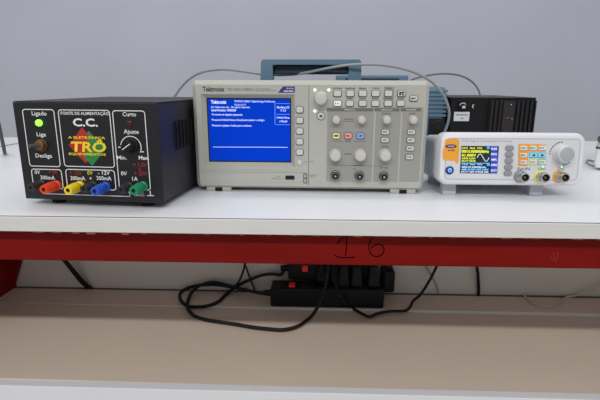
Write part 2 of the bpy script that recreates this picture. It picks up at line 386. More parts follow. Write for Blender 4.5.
# side louvres: pressed lips, each shading an open slot
for i in range(9):
    y0 = 0.050+i*0.0125
    b = box(QW-0.0018, QW-0.0008, y0, y0+0.0075, QF+0.060, QF+0.099)
    lo = obj('side_slot', b, M_dark, psu)
    b = box(QW-0.0018, QW+0.0012, y0+.005, y0+0.0066, QF+0.061, QF+0.098)
    for b_ in (b,):
        for v in b_.verts:
            if v.co.x > QW: v.co.y -= 0.003
    obj('louvre_lip', b, M_black, lo)

# ------------------------------------------------------------------ oscilloscopes
TW, TH, TF, TD = 0.327, 0.1518, 0.006, 0.124
def scope_case(root, handle_up):
    T_ = TF+TH
    # cream front shell with a raked screen opening is built per scope; this is the blue rear housing
    b = box(0.007, TW-0.007, 0.040, TD, TF+0.004, T_-0.008, 0.006)
    obj('rear_housing', b, M_blue, root)
    for i in range(7):
        zc = T_-0.016-i*0.0085
        for x0, x1 in ((0.004, 0.045), (TW-0.045, TW-0.004)):
            obj('housing_rib', box(x0, x1, 0.050, TD+0.003, zc-0.0028, zc+0.0028, 0.001, 1), M_blue, root)
    for fx in (0.010, TW-0.047):
        obj('foot', box(fx, fx+0.037, 0.004, 0.016, 0, TF+0.002, 0.001, 1), M_cream, root)
        obj('foot_pad', box(fx+0.013, fx+0.024, 0.0035, 0.014, 0, TF, 0.0005, 1), M_rubber, root)
        obj('foot', box(fx, fx+0.037, TD-0.02, TD-0.008, 0, TF+0.006, 0.001, 1), M_blue, root)
    x0, x1 = 0.0845, 0.2375
    if handle_up:
        zb, zt, yb = T_-0.010, 0.1905, 0.072
        P = [(x0-.001, zb), (x0+.001, zt-.003), (x0+.004, zt), (x1-.003, zt), (x1, zt-.003), (x1+.001, zb), (x1-.019, zb), (x1-.0185, zt-.0075), (x0+.0185, zt-.0075), (x0+.019, zb)]
        h = obj('handle', prism(P, yb, yb+0.020), M_blue, root)
        obj('handle_grip', box(x0+.0185, x1-.0185, yb+.012, yb+.019, zt-.0215, zt-.0076, 0.002), M_blued, h)
    else:
        zb, zt = T_-0.008, T_+0.016
        h = obj('handle', box(x0, x1, 0.075, 0.110, zb, zt, 0.003), M_blue, root)
        obj('handle_grip', box(x0+.02, x1-.02, 0.100, 0.1115, zb+.004, zt-.006, 0.001, 1), M_blued, h)
def shell_plain(root):
    obj('front_shell', box(0, TW, 0, 0.042, TF, TF+TH, 0.006, 3), M_cream, root)

scope = thing('oscilloscope', 'cream digital oscilloscope with blue screen and raised blue carrying handle', 'oscilloscope', (-0.1714, 0.6664, Z0), -0.0158)
scope_case(scope, True)
f = Face(scope, 0.327/230.5)
# front shell: rounded face with screen opening, sloped reveal
def front_shell(root):
    b = bmesh.new(); T_ = TF+TH
    outer = [rrect(-.001, TW+.001, TF, T_+.002, 0.007, 5), rrect(-0.0035, TW, TF, T_+.0015, 0.0065, 5), rrect(0.002, TW-0.005, TF+0.0035, T_-0.0045, 0.004, 5)]
    ys = [0.042, 0.006, 0.0]
    rg = [[b.verts.new((p[0], y, p[1])) for p in P] for P, y in zip(outer, ys)]
    n = len(rg[0])
    for A, B in zip(rg, rg[1:]):
        for i in range(n): b.faces.new((A[i], A[(i+1) % n], B[(i+1) % n], B[i]))
    b.faces.new(rg[0])
    hu0 = (f.p(200.8, 94)[0]+f.p(204, 167)[0])/2; hu1 = (f.p(295, 94)[0]+f.p(294.6, 167)[0])/2
    hz1 = f.p(248, 94.2)[1]; hz0 = f.p(248, 167)[1]
    H0 = [(hu0, hz0), (hu1, hz0), (hu1, hz1), (hu0, hz1)]
    ho = [b.verts.new((p[0], 0, p[1])) for p in H0]
    edges = [b.edges.get((rg[2][i], rg[2][(i+1) % n])) for i in range(n)]
    edges += [b.edges.new((ho[i], ho[(i+1) % 4])) for i in range(4)]
    bmesh.ops.triangle_fill(b, use_beauty=True, use_dissolve=False, edges=edges)
    bmesh.ops.recalc_face_normals(b, faces=b.faces)
    sh_ = obj('front_shell', b, M_cream, root)
    dd = 0.005
    su0 = (f.p(206.2, 98, dd)[0]+f.p(210, 161, dd)[0])/2; su1 = (f.p(291.3, 99, dd)[0]+f.p(290.6, 162, dd)[0])/2
    sz1 = f.p(248, 98.2, dd)[1]; sz0 = f.p(250, 161.8, dd)[1]
    b = bmesh.new()
    o_ = [b.verts.new((p[0], 0.0, p[1])) for p in H0]; i_ = [b.verts.new((p[0], dd, p[1])) for p in [(su0, sz0), (su1, sz0), (su1, sz1), (su0, sz1)]]
    for i in range(4): b.faces.new((o_[i], o_[(i+1) % 4], i_[(i+1) % 4], i_[i]))
    bmesh.ops.recalc_face_normals(b, faces=b.faces)
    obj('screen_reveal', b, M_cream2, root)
    obj('screen_gasket', ring(rrect(su0-.0005, su1+.0005, sz0-.0005, sz1+.0005, .001), rrect(su0+.0012, su1-.0012, sz0+.0012, sz1-.0012, .001), dd-.0004, dd+.0005), M_dark, root)
    return obj('screen', box(su0, su1, dd, dd+0.003, sz0, sz1), M_screen, root)
scr = front_shell(scope)
SD = 0.0048
for s_, x0, x1, cy, h_, bo in (('Tektronix', 210.8, 226.5, 102, 3.6, .03), ('TDS1001C-30EDU  Digital Storage Oscilloscope', 234.2, 275, 101.6, 2.4, .01), ('Versão 24.17', 234.2, 246, 104.7, 1.9, 0),
        ('(C) Tektronix, Inc.  All rights reserved.', 210.8, 250, 107.4, 2.3, .01), ('Serial Number: C050254', 211.2, 236, 110.2, 2.3, .02), ('Os testes de ligação passaram.', 211.4, 243, 114.8, 2.6, .01),
        ('Pressione Default Setup e Recall para ajustar o relógio.', 211.4, 265, 120.2, 2.6, .01), ('Pressione qualquer botão para continuar.', 211.8, 252.3, 125.8, 2.6, .01),
        ('Pós-Atras CD', 277, 289.3, 107.3, 2.2, .02), ('7.23', 280.5, 286, 110.5, 1.9, .01), ('Default Setup', 276.8, 289.5, 117.8, 2.2, .02), ('e Recall', 279.5, 287, 121.2, 2.2, .01)):
    f.text(s_, (x0+x1)/2, cy, x1-x0, h_, M_scrtxt, SD, parent=scr, bold=bo, name='screen_lettering')
def sline(x0, y0, x1, y1, m=None, t=0.5, d=SD, parent=None, name='screen_line'):
    a = f.p(x0, y0, d); c = f.p(x1, y1, d); dx, dz = c[0]-a[0], c[1]-a[1]; L = math.hypot(dx, dz); nx, nz = -dz/L*t*f.k/2, dx/L*t*f.k/2
    return obj(name, prism([(a[0]+nx, a[1]+nz), (a[0]-nx, a[1]-nz), (c[0]-nx, c[1]-nz), (c[0]+nx, c[1]+nz)], d, d+.0001), m or M_scrtxt, parent or scr)
M_scrdim = mat('lcd_pale_blue', srgb(90, 140, 235), 0.4, emit=0.7)
sline(213, 147, 287.5, 147.3, t=.42)
sline(275, 102.5, 275, 124.6, M_scrdim, .5); sline(276, 103.4, 290, 103.6, M_scrdim, .4); sline(276, 114.4, 290, 114.5, M_scrdim, .4); sline(276, 124.6, 290, 124.7, M_scrdim, .4)
# brand line
f.text('Tektronix', 213.6, 89.2, 22, 4.8, M_navyink, -.0002, bold=.028)
f.text('TDS 1001C-30EDU', 240, 89.5, 26, 2.3, M_ink, -.0002, bold=.0)
f.text('TWO CHANNEL', 263, 88.9, 15, 1.0, M_ink, -.0002); f.text('DIGITAL STORAGE OSCILLOSCOPE', 265, 90.6, 20, 1.0, M_ink, -.0002)
a = [f.p(278, 92.7), f.p(294.8, 92.7), f.p(294.8, 86.4), f.p(283, 86.4)]
obj('model_badge', prism(a, -.0003, .0005), M_purple, scope)
f.text('40 MHz', 290, 88.4, 7, 1.6, M_white, -.0005); f.text('500 MS/s', 288.7, 91.1, 9.5, 1.6, M_white, -.0005, bold=.02)
# seams
obj('seam', prism([f.p(308.2, 185), f.p(308.8, 185), f.p(309.2, 85.5), f.p(308.7, 85.5)], -.0001, .0005), M_btnrim, scope)
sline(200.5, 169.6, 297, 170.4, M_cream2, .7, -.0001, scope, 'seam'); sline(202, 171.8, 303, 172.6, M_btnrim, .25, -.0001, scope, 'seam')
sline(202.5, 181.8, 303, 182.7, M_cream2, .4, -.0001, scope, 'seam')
# usb port, probe terminals
f.patch('usb_port', 285.3, 175.5, 294.6, 179.6, .4, M_dark, -.0006, .001)
f.text('USB Flash Drive', 276.5, 178.6, 11, 1.2, M_ink, -.0002); f.text('USB', 278, 176.4, 5, 1.0, M_ink, -.0002)
pt_ = f.patch('probe_terminal_recess', 303.2, 173, 307.2, 183.6, .4, M_greyhdr, -.0002, .001)
for y0 in (174, 178.8): f.patch('probe_terminal', 304.2, y0, 306.4, y0+3.6, .3, M_metal, -.0018, .001, pt_)
f.text('PROBE COMP', 313.2, 175.2, 7.5, 1.1, M_ink, -.0002); f.text('~5V@1kHz', 312.5, 177, 6, 1.0, M_ink, -.0002)
# grey control sections
for x0, x1, hd in ((327, 372.6, 'VERTICAL'), (374.7, 399, 'HORIZONTAL'), (401, 421, 'TRIGGER')):
    sec = f.patch('control_section', x0, 108.2, x1, 182, .8, M_greysec, -.0004, .001)
    f.patch('section_header', x0+.2, 108.3, x1-.2, 111.2, .3, M_greyhdr, -.0006, .001, sec)
    f.text(hd, (x0+x1)/2, 109.8, min(11, (x1-x0)*.5), 1.3, M_white, -.0008, parent=sec)
f.patch('control_section', 384.2, 87.2, 393.8, 107, .5, M_greysec, -.0003, .001)
def button(cx, cy, w_, h_, m=M_btn, r=1.4, proud=.0028, txt=None, tm=M_ink, rim=True):
    u0, u1, z0, z1 = f.rect(cx-w_/2, cy-h_/2, cx+w_/2, cy+h_/2); k = f.k
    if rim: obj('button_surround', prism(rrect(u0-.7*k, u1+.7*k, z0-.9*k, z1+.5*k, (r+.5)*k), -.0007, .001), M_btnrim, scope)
    o = obj('button', prism(rrect(u0, u1, z0, z1, min(r*k, (u1-u0)/2.02, (z1-z0)/2.02)), -proud, .001, inset=.0007), m, scope)
    if txt: f.text(txt, cx, cy, w_*.6, h_*.34, tm, -proud-.0001, parent=o, bold=.03)
    return o
for cy in (109.7, 120.4, 131, 141.6, 152): button(299.7, cy, 6.6, 5.6)
X, Zc = f.p(299.6, 162.4); obj('button', lathe([(.0035, 0), (.0035, .0015), (.0028, .0024)], X, Zc, seg=20), M_btn, scope, True)
f.text('PRINT', 312, 161.5, 4, 1.1, M_ink, -.0002); sline(303.5, 162, 308, 162.1, M_btnrim, .35, -.0002, scope, 'printed_line')
lab1 = ['AutoRange', 'Save/Recall', 'Measure', 'Acquire', 'Help', '']
lab2 = ['', 'Utility', 'Cursor', 'Display', 'Default Setup', 'Single']
for i, x in enumerate((337.4, 350.2, 362.7, 375.6, 388.4, 401.4)):
    o = button(x, 93.5, 7.2, 5.2)
    if i == 5:
        for (dx, dy, ww, hh) in ((-1.6, 0, 1.6, 3), (1.0, -1.0, 2.6, 1.4), (1.2, 1.2, 2.4, 1.0)):
            f.patch('button_symbol', x+dx-ww/2, 93.5+dy-hh/2, x+dx+ww/2, 93.5+dy+hh/2, .2, M_marker, -.0031, -.002, o)
    if lab1[i]: f.text(lab1[i], x, 88.2, 9.6 if i < 2 else 7, 1.5, M_ink, -.0005, bold=.02)
for i, x in enumerate((337.4, 349.7, 362.6, 375.3, 388, 400.6)):
    button(x, 103.4, 7.2, 5.2, mat('lit_white_button', srgb(246, 248, 246), 0.4) if i == 0 else M_btn, txt='1/-' if i == 0 else None)
    if lab2[i]: f.text(lab2[i], x, 98.5, 9.6 if i == 4 else 6.5, 1.5, M_ink, -.0005, bold=.02)
button(413.6, 98.4, 7, 4.6, txt='E', tm=M_marker)
for x, y in ((314.9, 90), (328.9, 90), (314.9, 111)):
    X, Zc = f.p(x, y); obj('indicator_lamp', lathe([(.0018, 0), (.0018, .0006), (.0009, .0013)], X, Zc, seg=14), M_ledw, scope, True)
def knob(px, py, r, L, m=M_knob, flute=24):
    X, Zc = f.p(px, py)
    o = obj('knob', lathe([(r*1.06, 0), (r*1.06, .0012), (r, .002), (r*.95, L-.0015), (r*.84, L)], X, Zc, seg=flute*3, flute=flute, fl=.04), m, scope, True)
    obj('knob_cap', lathe([(r*.72, L-.001), (r*.72, L+.0004), (r*.6, L+.0007)], X, Zc, seg=24), m, o, True)
knob(320.9, 98.2, .0092, .013); f.text('Save', 321.5, 110.3, 5, 1.2, M_ink, -.0002)
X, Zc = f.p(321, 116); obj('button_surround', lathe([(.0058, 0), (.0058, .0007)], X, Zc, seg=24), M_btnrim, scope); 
o = obj('button', lathe([(.005, 0), (.005, .0018), (.0042, .0026)], X, Zc, seg=24), M_btn, scope, True); f.patch('button_symbol', 319.6, 114.8, 322.4, 117.2, .3, M_ink, -.0028, -.002, o)
for x in (336.2, 361.4, 386.3, 412.6): knob(x, 119.6, .0058, .011, flute=18)
for x in (335.2, 360, 384.6): knob(x, 154.8, .0085, .013)
f.text('POSITION', 348.8, 119.4, 9, 1.3, M_ink, -.0006, bold=.02); sline(343, 121.3, 354.5, 121.4, M_ink, .35, -.0006, scope, 'printed_line')
f.text('POSITION', 386.5, 113.6, 9, 1.3, M_ink, -.0006, bold=.02); f.text('LEVEL', 412.5, 113.6, 6, 1.3, M_ink, -.0006, bold=.02)
button(336.2, 135.8, 7, 5.4, mat('yellow_button', srgb(236, 226, 158), 0.45), txt='1'); button(348.2, 135.8, 7, 5.4, mat('red_button', srgb(232, 158, 152), 0.45), txt='Mat', tm=mat('maroon_ink', srgb(130, 20, 30), .6)); button(360.4, 135.8, 7, 5.4, mat('blue_button', srgb(136, 172, 228), 0.45), txt='2', tm=M_navyink)
f.text('MENU', 348.2, 141.3, 5.5, 1.3, M_ink, -.0006, bold=.02); f.text('SCALE', 347.8, 154, 7, 1.5, M_ink, -.0006, bold=.02); f.text('SCALE', 384.8, 146.6, 6.5, 1.4, M_ink, -.0006, bold=.02)
sline(331, 141.2, 343, 141.3, M_ink, .3, -.0006, scope, 'printed_line'); sline(353.5, 141.3, 366, 141.4, M_ink, .3, -.0006, scope, 'printed_line')
for x, y in ((385.2, 131.9), (384.8, 140), (411.2, 131.9), (410.6, 140), (410, 148.3), (409.3, 157)): button(x, y, 7.4, 4.6, txt=random.choice(['SET', 'MENU', 'RUN', 'FCE']))
sline(333, 165.2, 382, 166.2, M_ink, .3, -.0006, scope, 'printed_line'); f.text('300V CAT II', 358, 165.6, 9, 1.2, M_ink, -.0006)
f.text('CH 1', 331, 168.6, 3, 1.2, M_ink, -.0006); f.text('CH 2', 354.5, 169, 3, 1.2, M_ink, -.0006); f.text('EXT TRIG', 384, 167.8, 8, 1.4, M_ink, -.0006, bold=.02)
for x, y in ((335.3, 174.9), (359.2, 175.4), (383.4, 175.7)):
    X, Zc = f.p(x, y)
    o = obj('bnc_socket', lathe([(.0060, 0), (.0060, .0012), (.0052, .0016), (.0052, .011), (.0048, .0116), (.0041, .0116), (.0041, .004)], X, Zc, seg=28), mat('dull_nickel', srgb(120, 120, 118), .45, .8), scope, True)
    obj('socket_insulator', lathe([(.0042, .003), (.0042, .008)], X, Zc, seg=20), M_dark, o); obj('contact_pin', lathe([(.0016, .008), (.0016, .0112), (.0006, .0114)], X, Zc, seg=12), M_metal, o, True)
    obj('socket_surround', lathe([(.0072, 0), (.0072, .0008)], X, Zc, seg=28), M_btnrim, o)

# the second oscilloscope turns its back on the rear bench
S2Y = JOINT+0.03
pr = at_y(447.5, 95, S2Y)
sc2 = thing('oscilloscope', 'blue-backed oscilloscope turned away with folded handle on rear bench', 'oscilloscope', (pr.x+0.004, S2Y+TD, Z0), math.pi)
scope_case(sc2, False); shell_plain(sc2)
obj('mains_inlet', box(0.006, 0.040, TD, TD+0.004, 0.03, 0.085, 0.001, 1), M_dark, sc2)

# ------------------------------------------------------------------ function generator
GY, GTILT, GDEP = 0.640, math.radians(-5.0), 0.125        # propped up in front on its feet, leaning back
pl = at_y(438.6, 183.5, GY)
gen = thing('signal_generator', 'white signal generator with orange keypad, colour screen and round dial', 'signal generator', (pl.x, GY, Z0), 0)
gen.rotation_euler = (GTILT, 0, 0)
f = Face(gen, 1.0)
GW = f.p(582.3, 186)[0]; gz0 = f.p(510, 185.6)[1]; gz1 = f.p(513, 132.6)[1]
f.k = GW/143.7
b = bmesh.new()
secs = [(GDEP, 0.006, 0.010), (0.034, 0.005, 0.012), (0.030, 0.0, 0.013), (0.006, 0.0, 0.013), (0.0015, 0.0015, 0.012), (0.0, 0.004, 0.010)]
rg = [[b.verts.new((p[0], y, p[1])) for p in rrect(i, GW-i, gz0+(i*.8 if y < .02 else .001), gz1-i*.9, r, 6)] for y, i, r in secs]
n = len(rg[0])
for A, B in zip(rg, rg[1:]):
    for i in range(n): b.faces.new((A[i], A[(i+1) % n], B[(i+1) % n], B[i]))
b.faces.new(rg[0]); b.faces.new(rg[-1]); bmesh.ops.recalc_face_normals(b, faces=b.faces)
obj('case', b, M_gwhite, gen, True)
i = 0.0075
obj('panel_groove', ring(rrect(i, GW-i, gz0+i, gz1-i, .006), rrect(i+.0012, GW-i-.0012, gz0+i+.0012, gz1-i-.0012, .005), -.0002, .001), M_gside, gen)
i = 0.009
obj('face_panel', prism(rrect(i, GW-i, gz0+i, gz1-i, .005), -.0004, .001), M_gface, gen)
for fx in (0.0125, GW-0.061):
    for y0, y1 in ((.021, .040), (GDEP-.03, GDEP-.008)):
        b = box(fx, fx+.019, y0, y1, 0, gz0+.004, .0015)
        for v in b.verts:
            if v.co.z < gz0*.6: v.co.z += -v.co.y*math.tan(GTILT)
        obj('foot', b, M_gside, gen)
# orange badge
P = [f.p(*q) for q in ((445.5, 139.2), (457, 138.6), (459.2, 140.5), (459.2, 149), (458.3, 163), (456.5, 163.6), (454.6, 161), (444.5, 160.2), (442.8, 158.5), (442.6, 152), (444.3, 146))]
obj('orange_badge', prism(P, -.0007, .001), M_orange, gen)
X, Zc = f.p(450.8, 146.3)
o = obj('logo_oval', prism([(X+.0076*math.cos(t*math.pi/12), Zc+.0026*math.sin(t*math.pi/12)) for t in range(24)], -.0010, .0005), M_navyink, gen)
f.patch('logo_band', 447.4, 145.5, 454.2, 147.1, .4, mat('pale_violet_ink', srgb(170, 150, 200), .6), -.0012, 0, o)
for x0 in (447.8, 450.6, 452.8): f.patch('badge_lettering', x0, 149.8, x0+1.7, 151, .2, M_ink, -.0010, 0)
f.text('DDS Signal Generator/Counter', 487, 141.2, 50, 3.0, mat('grey_print', srgb(150, 154, 162), .6), -.0006, bold=.0)
# display
scr = f.patch('screen', 460.6, 146, 497.6, 173.4, .3, mat('lcd_navy', srgb(14, 22, 60), .25, emit=.5), -.0008, .001)
f.patch('screen_field', 461.2, 146.4, 489.4, 162.4, .1, mat('lcd_dark_olive', srgb(26, 34, 30), .3, emit=.4), -.0009, 0, scr)
M_sy = mat('lcd_yellow', srgb(214, 220, 60), .4, emit=.85); M_sc = mat('lcd_cyan', srgb(120, 200, 240), .4, emit=.85); M_sp = mat('lcd_menu_violet', srgb(70, 80, 170), .4, emit=.5)
for t_, x0, x1, y, h_, m_ in (('CH1  Sine  ON', 462, 482, 148, 1.7, M_sy), ('00010.0000000kHz', 461.8, 488.8, 151.4, 3.0, M_sy), ('01.000V', 461.8, 476, 155.2, 2.8, M_sy), ('OFFS 0.00V', 461.8, 475.5, 158.4, 1.9, M_sy), ('DUTY 50.0%', 461.8, 475.5, 160.9, 1.9, M_sy),
        ('CH2  Sine  ON', 462, 482, 164.4, 1.6, M_sc), ('00010.0000kHz', 461.6, 486, 167.1, 1.9, M_scrtxt), ('AMP 05.00V OFS 0.00V', 461.4, 488.6, 169.5, 1.8, M_sc), ('DUTY 50% PHASE 000', 461.2, 488.4, 171.8, 1.8, M_scrtxt)):
    f.text(t_, (x0+x1)/2, y, x1-x0, h_, m_, -.0011, parent=scr, bold=.02, name='screen_lettering')
for y in (147.7, 164.6): f.patch('screen_tab', 486.6, y-1.3, 489.4, y+1.3, .2, mat('lcd_tab_blue', srgb(40, 150, 220), .4, emit=.8), -.0012, 0, scr)
for i_, (y, t_) in enumerate(((148.9, 'WAVE'), (154.3, 'FREQ'), (159.6, 'AMPL'), (165.0, 'OFFS'), (170.5, 'DUTY'))):
    f.patch('screen_menu_cell', 490.6, y-2.4, 497.2, y+2.3, .2, M_sp, -.0010, 0, scr); f.text(t_, 493.9, y, 5.8, 1.9, M_scrtxt, -.0013, parent=scr, bold=.03, name='screen_lettering')
pts = [f.p(476.8+12*t/24, 157.6-3.6*math.sin(2*math.pi*t/24)) for t in range(25)]
obj('screen_waveform', tube([(p[0], -.0012, p[1]) for p in pts], .0004, 5, 1, smooth_path=False), M_scrtxt, scr)
sline(461, 163.0, 489.4, 163.2, M_sc, .4, -.0012, scr)
# power button
X, Zc = f.p(449.4, 170.2)
o = obj('power_button', lathe([(.0058, 0), (.0058, .0012), (.0048, .0016), (.0046, .0022)], X, Zc, seg=28), mat('deep_blue_button', srgb(24, 52, 120), .35), gen, True)
obj('power_symbol', ring([(X+.0027*math.cos(t*.3927), Zc+.0027*math.sin(t*.3927)) for t in range(16)], [(X+.0019*math.cos(t*.3927), Zc+.0019*math.sin(t*.3927)) for t in range(16)], -.0024, -.002), mat('blue_glow', srgb(120, 190, 255), .4, emit=1.0), o)
obj('power_symbol', box(X-.0004, X+.0004, -.0025, -.002, Zc, Zc+.0032), MATS['blue_glow'], o)
# grey soft keys, rounded on the left
for x, y in ((509.2, 147.9), (508.9, 154.3), (508.5, 160.6), (508, 167), (507.6, 173.2)):
    f.patch('soft_key', x-4.2, y-2.6, x+4.0, y+2.6, 2.5, M_grey, -.0030, .001, inset=.0007, n=5)
# keypad on its orange field
P = [f.p(*q) for q in ((518.4, 143.8), (545.6, 144.4), (545.4, 151.6), (528.2, 151.4), (527.6, 166), (517.6, 165.8))]
pad = obj('keypad_field', prism(P, -.0006, .001), M_orange, gen)
M_cyan = mat('cyan_key_ring', srgb(110, 200, 226), .5); M_yel = mat('yellow_key_ring', srgb(214, 216, 120), .5); M_grn = mat('green_key_ring', srgb(140, 196, 130), .5)
keys = ['WAVE', 'MOD', 'SYS', 'MEAS', '', '', 'OK', 'CH1', 'CH2']
for r_, y in enumerate((148, 155.2, 162.2)):
    for c_, x in enumerate((523.2, 532.7, 541.6)):
        if r_ and c_: f.patch('key_surround', x-4.3, y-3.1, x+4.3, y+3.1, .8, M_cyan if r_ == 1 else (M_yel if c_ == 1 else M_grn), -.0007, .001, pad)
        kk = f.patch('key', x-3.3, y-2.2, x+3.3, y+2.2, .6, mat('cyan_key', srgb(150, 208, 226), .5) if (r_ == 1 and c_) else M_gwhite, -.0026, .001, inset=.0005)
        t_ = keys[r_*3+c_]
        if t_: f.text(t_, x, y, 4.6, 1.6, M_ink, -.0028, parent=kk, bold=.02)
        else:
            s = -1 if c_ == 1 else 1; X, Zc = f.p(x, y)
            obj('key_arrow', prism([(X+s*.0024, Zc), (X-s*.0018, Zc+.0019), (X-s*.0018, Zc-.0019)], -.0029, -.002), M_navyink, kk)
# dial
X, Zc = f.p(561.6, 153.8)
o = obj('dial', lathe([(.0132, 0), (.0132, .002), (.0120, .003), (.0112, .0135), (.0104, .0145)], X, Zc, seg=60, flute=30, fl=.03), M_gknob, gen, True)
obj('dial_cap', lathe([(.0094, .0138), (.0094, .0150), (.0085, .0154)], X, Zc, seg=36), mat('dial_cap_grey', srgb(164, 166, 168), .45), o, True)
for a0, a1 in ((95, 180), (285, 325)):
    m_ = int((a1-a0)/12)
    for kk in range(m_+1):
        t = math.radians(a0+(a1-a0)*kk/m_); rr = .0160
        cx, cz = X+rr*math.cos(t), Zc+rr*math.sin(t); ux, uz = -math.sin(t)*.0010, math.cos(t)*.0010; vx, vz = math.cos(t)*.0007, math.sin(t)*.0007
        obj('dial_mark', prism([(cx-ux-vx, cz-uz-vz), (cx+ux-vx, cz+uz-vz), (cx+ux+vx, cz+uz+vz), (cx-ux+vx, cz-uz+vz)], -.0007, 0), M_ink, gen)
# connectors
for x, y, m_, t_, lit in ((519.5, 176.2, M_grey, 'Ext.IN', 0), (539.5, 176.4, mat('yellow_ring', srgb(224, 220, 96), .45), 'CH1', 1), (558.5, 176.4, M_orange, 'CH2', 1)):
    X, Zc = f.p(x, y)
    f.text(t_, x+4.2 if not lit else x+2, 168.8, 12 if not lit else 7, 2.6, M_ink, -.0006, bold=.01)
    rr = obj('connector_ring', lathe([(.0086, 0), (.0086, .0012), (.0070, .003)], X, Zc, seg=30), m_, gen, True)
    o = obj('bnc_socket', lathe([(.0066, 0), (.0066, .0045), (.0060, .005), (.0060, .018), (.0055, .0186), (.0046, .0186), (.0046, .010)], X, Zc, seg=28), M_metal, gen, True)
    obj('socket_insulator', lathe([(.0046, .006), (.0046, .013)], X, Zc, seg=20), M_rubber, o); obj('contact_pin', lathe([(.0017, .013), (.0017, .0168), (.0007, .017)], X, Zc, seg=12), M_brass, o, True)
    for s in (-1, 1): obj('bayonet_lug', box(X-.0012, X+.0012, -.0165, -.0135, Zc+s*.0058-.0012, Zc+s*.0058+.0012), M_metal, o)
    if lit:
        Xl, Zl = f.p(x+3.2, 166.6); obj('channel_lamp', lathe([(.0012, 0), (.0012, .0010), (.0006, .0014)], Xl, Zl, seg=12), mat('mint_led', srgb(120, 255, 170), .3, emit=1.6), gen, True)

# ------------------------------------------------------------------ rear black power supply, its back to us
RY = JOINT+0.012
pL = at_y(450.8, 115, RY); pR = at_y(534.3, 115, RY)
psu2 = thing('power_supply', 'black power supply with heat sink fins and white sticker on rear bench', 'power supply', (pR.x, RY+QD, Z0), math.pi)
W2 = pR.x-pL.x
H2 = at_y(495, 97.4, RY).z-Z0
obj('case', box(0.001, W2-0.001, 0.003, QD-.002, QF, H2-.0015, 0.001), M_black, psu2)
obj('top_cover', box(0, W2, 0, QD, H2-.0015, H2, 0.0005, 1), M_black, psu2)
obj('rear_panel', box(0, W2, QD-.002, QD, QF, H2-.0015, 0.0006, 1), mat('matt_black_panel', srgb(13, 12, 15), .6, spec=.25), psu2)
for fx in (0.03, W2-0.03):
    for fy in (0.03, QD-0.03): obj('foot', foot(fx, fy, .0095, QF), M_rubber, psu2)
# details are laid out on its back: local x runs leftwards in the photo
def bx(px): return pR.x-at_y(px, 112, RY).x
def bz(py): return at_y(490, py, RY).z-Z0
sink = obj('heat_sink_base', box(bx(534), bx(488), QD, QD+.004, QF+.01, H2-.006), mat('anodised_black', srgb(14, 12, 16), .5), psu2)
for i in range(11):
    px = 489.5+i*4.35
    if 501 < px < 512: continue
    obj('fin', box(bx(px)-.0012, bx(px)+.0012, QD+.004, QD+.010, QF+.01, H2-.006), MATS['anodised_black'], sink)
tp = obj('transistor_plate', box(bx(512.5), bx(501.5), QD+.003, QD+.0085, QF+.012, H2-.008), mat('dark_plum_metal', srgb(30, 17, 25), .6), sink)
for px, py in ((508.2, 104.6), (510.5, 118.4)): obj('screw', box(bx(px)-.0012, bx(px)+.0012, QD+.010, QD+.012, bz(py)-.0014, bz(py)+.0014, .0005, 1), M_metal, tp)
for px in (505, 507): obj('screw', box(bx(px)-.0008, bx(px)+.0008, QD+.010, QD+.0115, bz(117.5)-.0008, bz(117.5)+.0008), M_metal, tp)
obj('sticker', box(bx(469.6), bx(454.2), QD, QD+.0006, bz(121.2), bz(112.0)), M_label, psu2)
for yy, x0, x1 in ((115, 456, 468), (118.6, 461, 464)): obj('sticker_print', box(bx(x1), bx(x0), QD+.0006, QD+.0008, bz(yy+.6), bz(yy-.6)), mat('grey_print2', srgb(130, 132, 138), .7), psu2)
Xc, Zc = bx(461.3), bz(106.4)
b = lathe([(.0078, 0), (.0078, .004), (.006, .006), (.0058, .011)], Xc, Zc, 0, 24)
for v in b.verts: v.co.y = QD - v.co.y
bmesh.ops.reverse_faces(b, faces=b.faces); fh = obj('fuse_holder', b, M_rubber, psu2, True)
arc = [(Xc+.0068*math.cos(math.radians(20+16*t)), QD+.0075, Zc+.0068*math.sin(math.radians(20+16*t))) for t in range(9)]
obj('fuse_marking', tube(arc, .0007, 6, 2), M_white, fh); obj('fuse_marking', box(Xc-.004, Xc+.002, QD+.011, QD+.0114, Zc-.0034, Zc+.0012), M_label, fh)
arc = [(bx(473.3)+.0030*math.cos(math.radians(90-22*t)), QD+.0006, Zc+.0030*math.sin(math.radians(90-22*t))) for t in range(9)]
obj('printed_mark', tube(arc, .0007, 6, 2), M_white, psu2)

# ------------------------------------------------------------------ cables above the bench
def cable(name, label, P, r, m, group=None, seg=8):
    return tag(obj(name, tube(P, r, seg, 6), m, None, True), label, 'cable', group)
pts = [at_y(166, 125, .88), at_y(170, 108, .88), at_y(176, 94.5, .87), at_y(187, 81, .85), at_y(201, 72.6, .83), at_y(222, 69.3, .80), at_y(243, 71.3, .785), at_y(262, 74, .775), at_y(282, 74.9, .763), at_y(303, 73.2, .748),
       at_y(325, 68.8, .738), at_y(345, 65.5, .728), at_y(368, 64.2, .72), at_y(390, 65.8, .72), at_y(412, 71.3, .725), at_y(430, 80.5, .735), at_y(442, 93, .75), at_y(448.5, 108, .77), at_y(448.5, 120, .79), at_y(445, 131, .81), at_y(441, 142, .83)]
e = at_z(437, 160, .003); pts += [e]
s0 = Vector((pts[0].x-.01, pts[0].y+.01, Z0+.003)); pts = [s0]+pts
cable('grey_cable', 'thick grey cable arching over the cream oscilloscope through its handle', pts, .0022, M_cable)
pts = [at_y(396, 92, 1.22), at_y(403, 85, 1.225), at_y(412, 79.6, 1.23), at_y(428, 75.4, 1.25), at_y(445, 73.7, 1.28), at_y(460, 75.6, 1.31), at_y(471, 81, 1.33), at_y(478, 89, 1.345), at_y(480.5, 98, 1.35), at_y(481, 110, 1.35), at_y(481, 140, 1.352)]
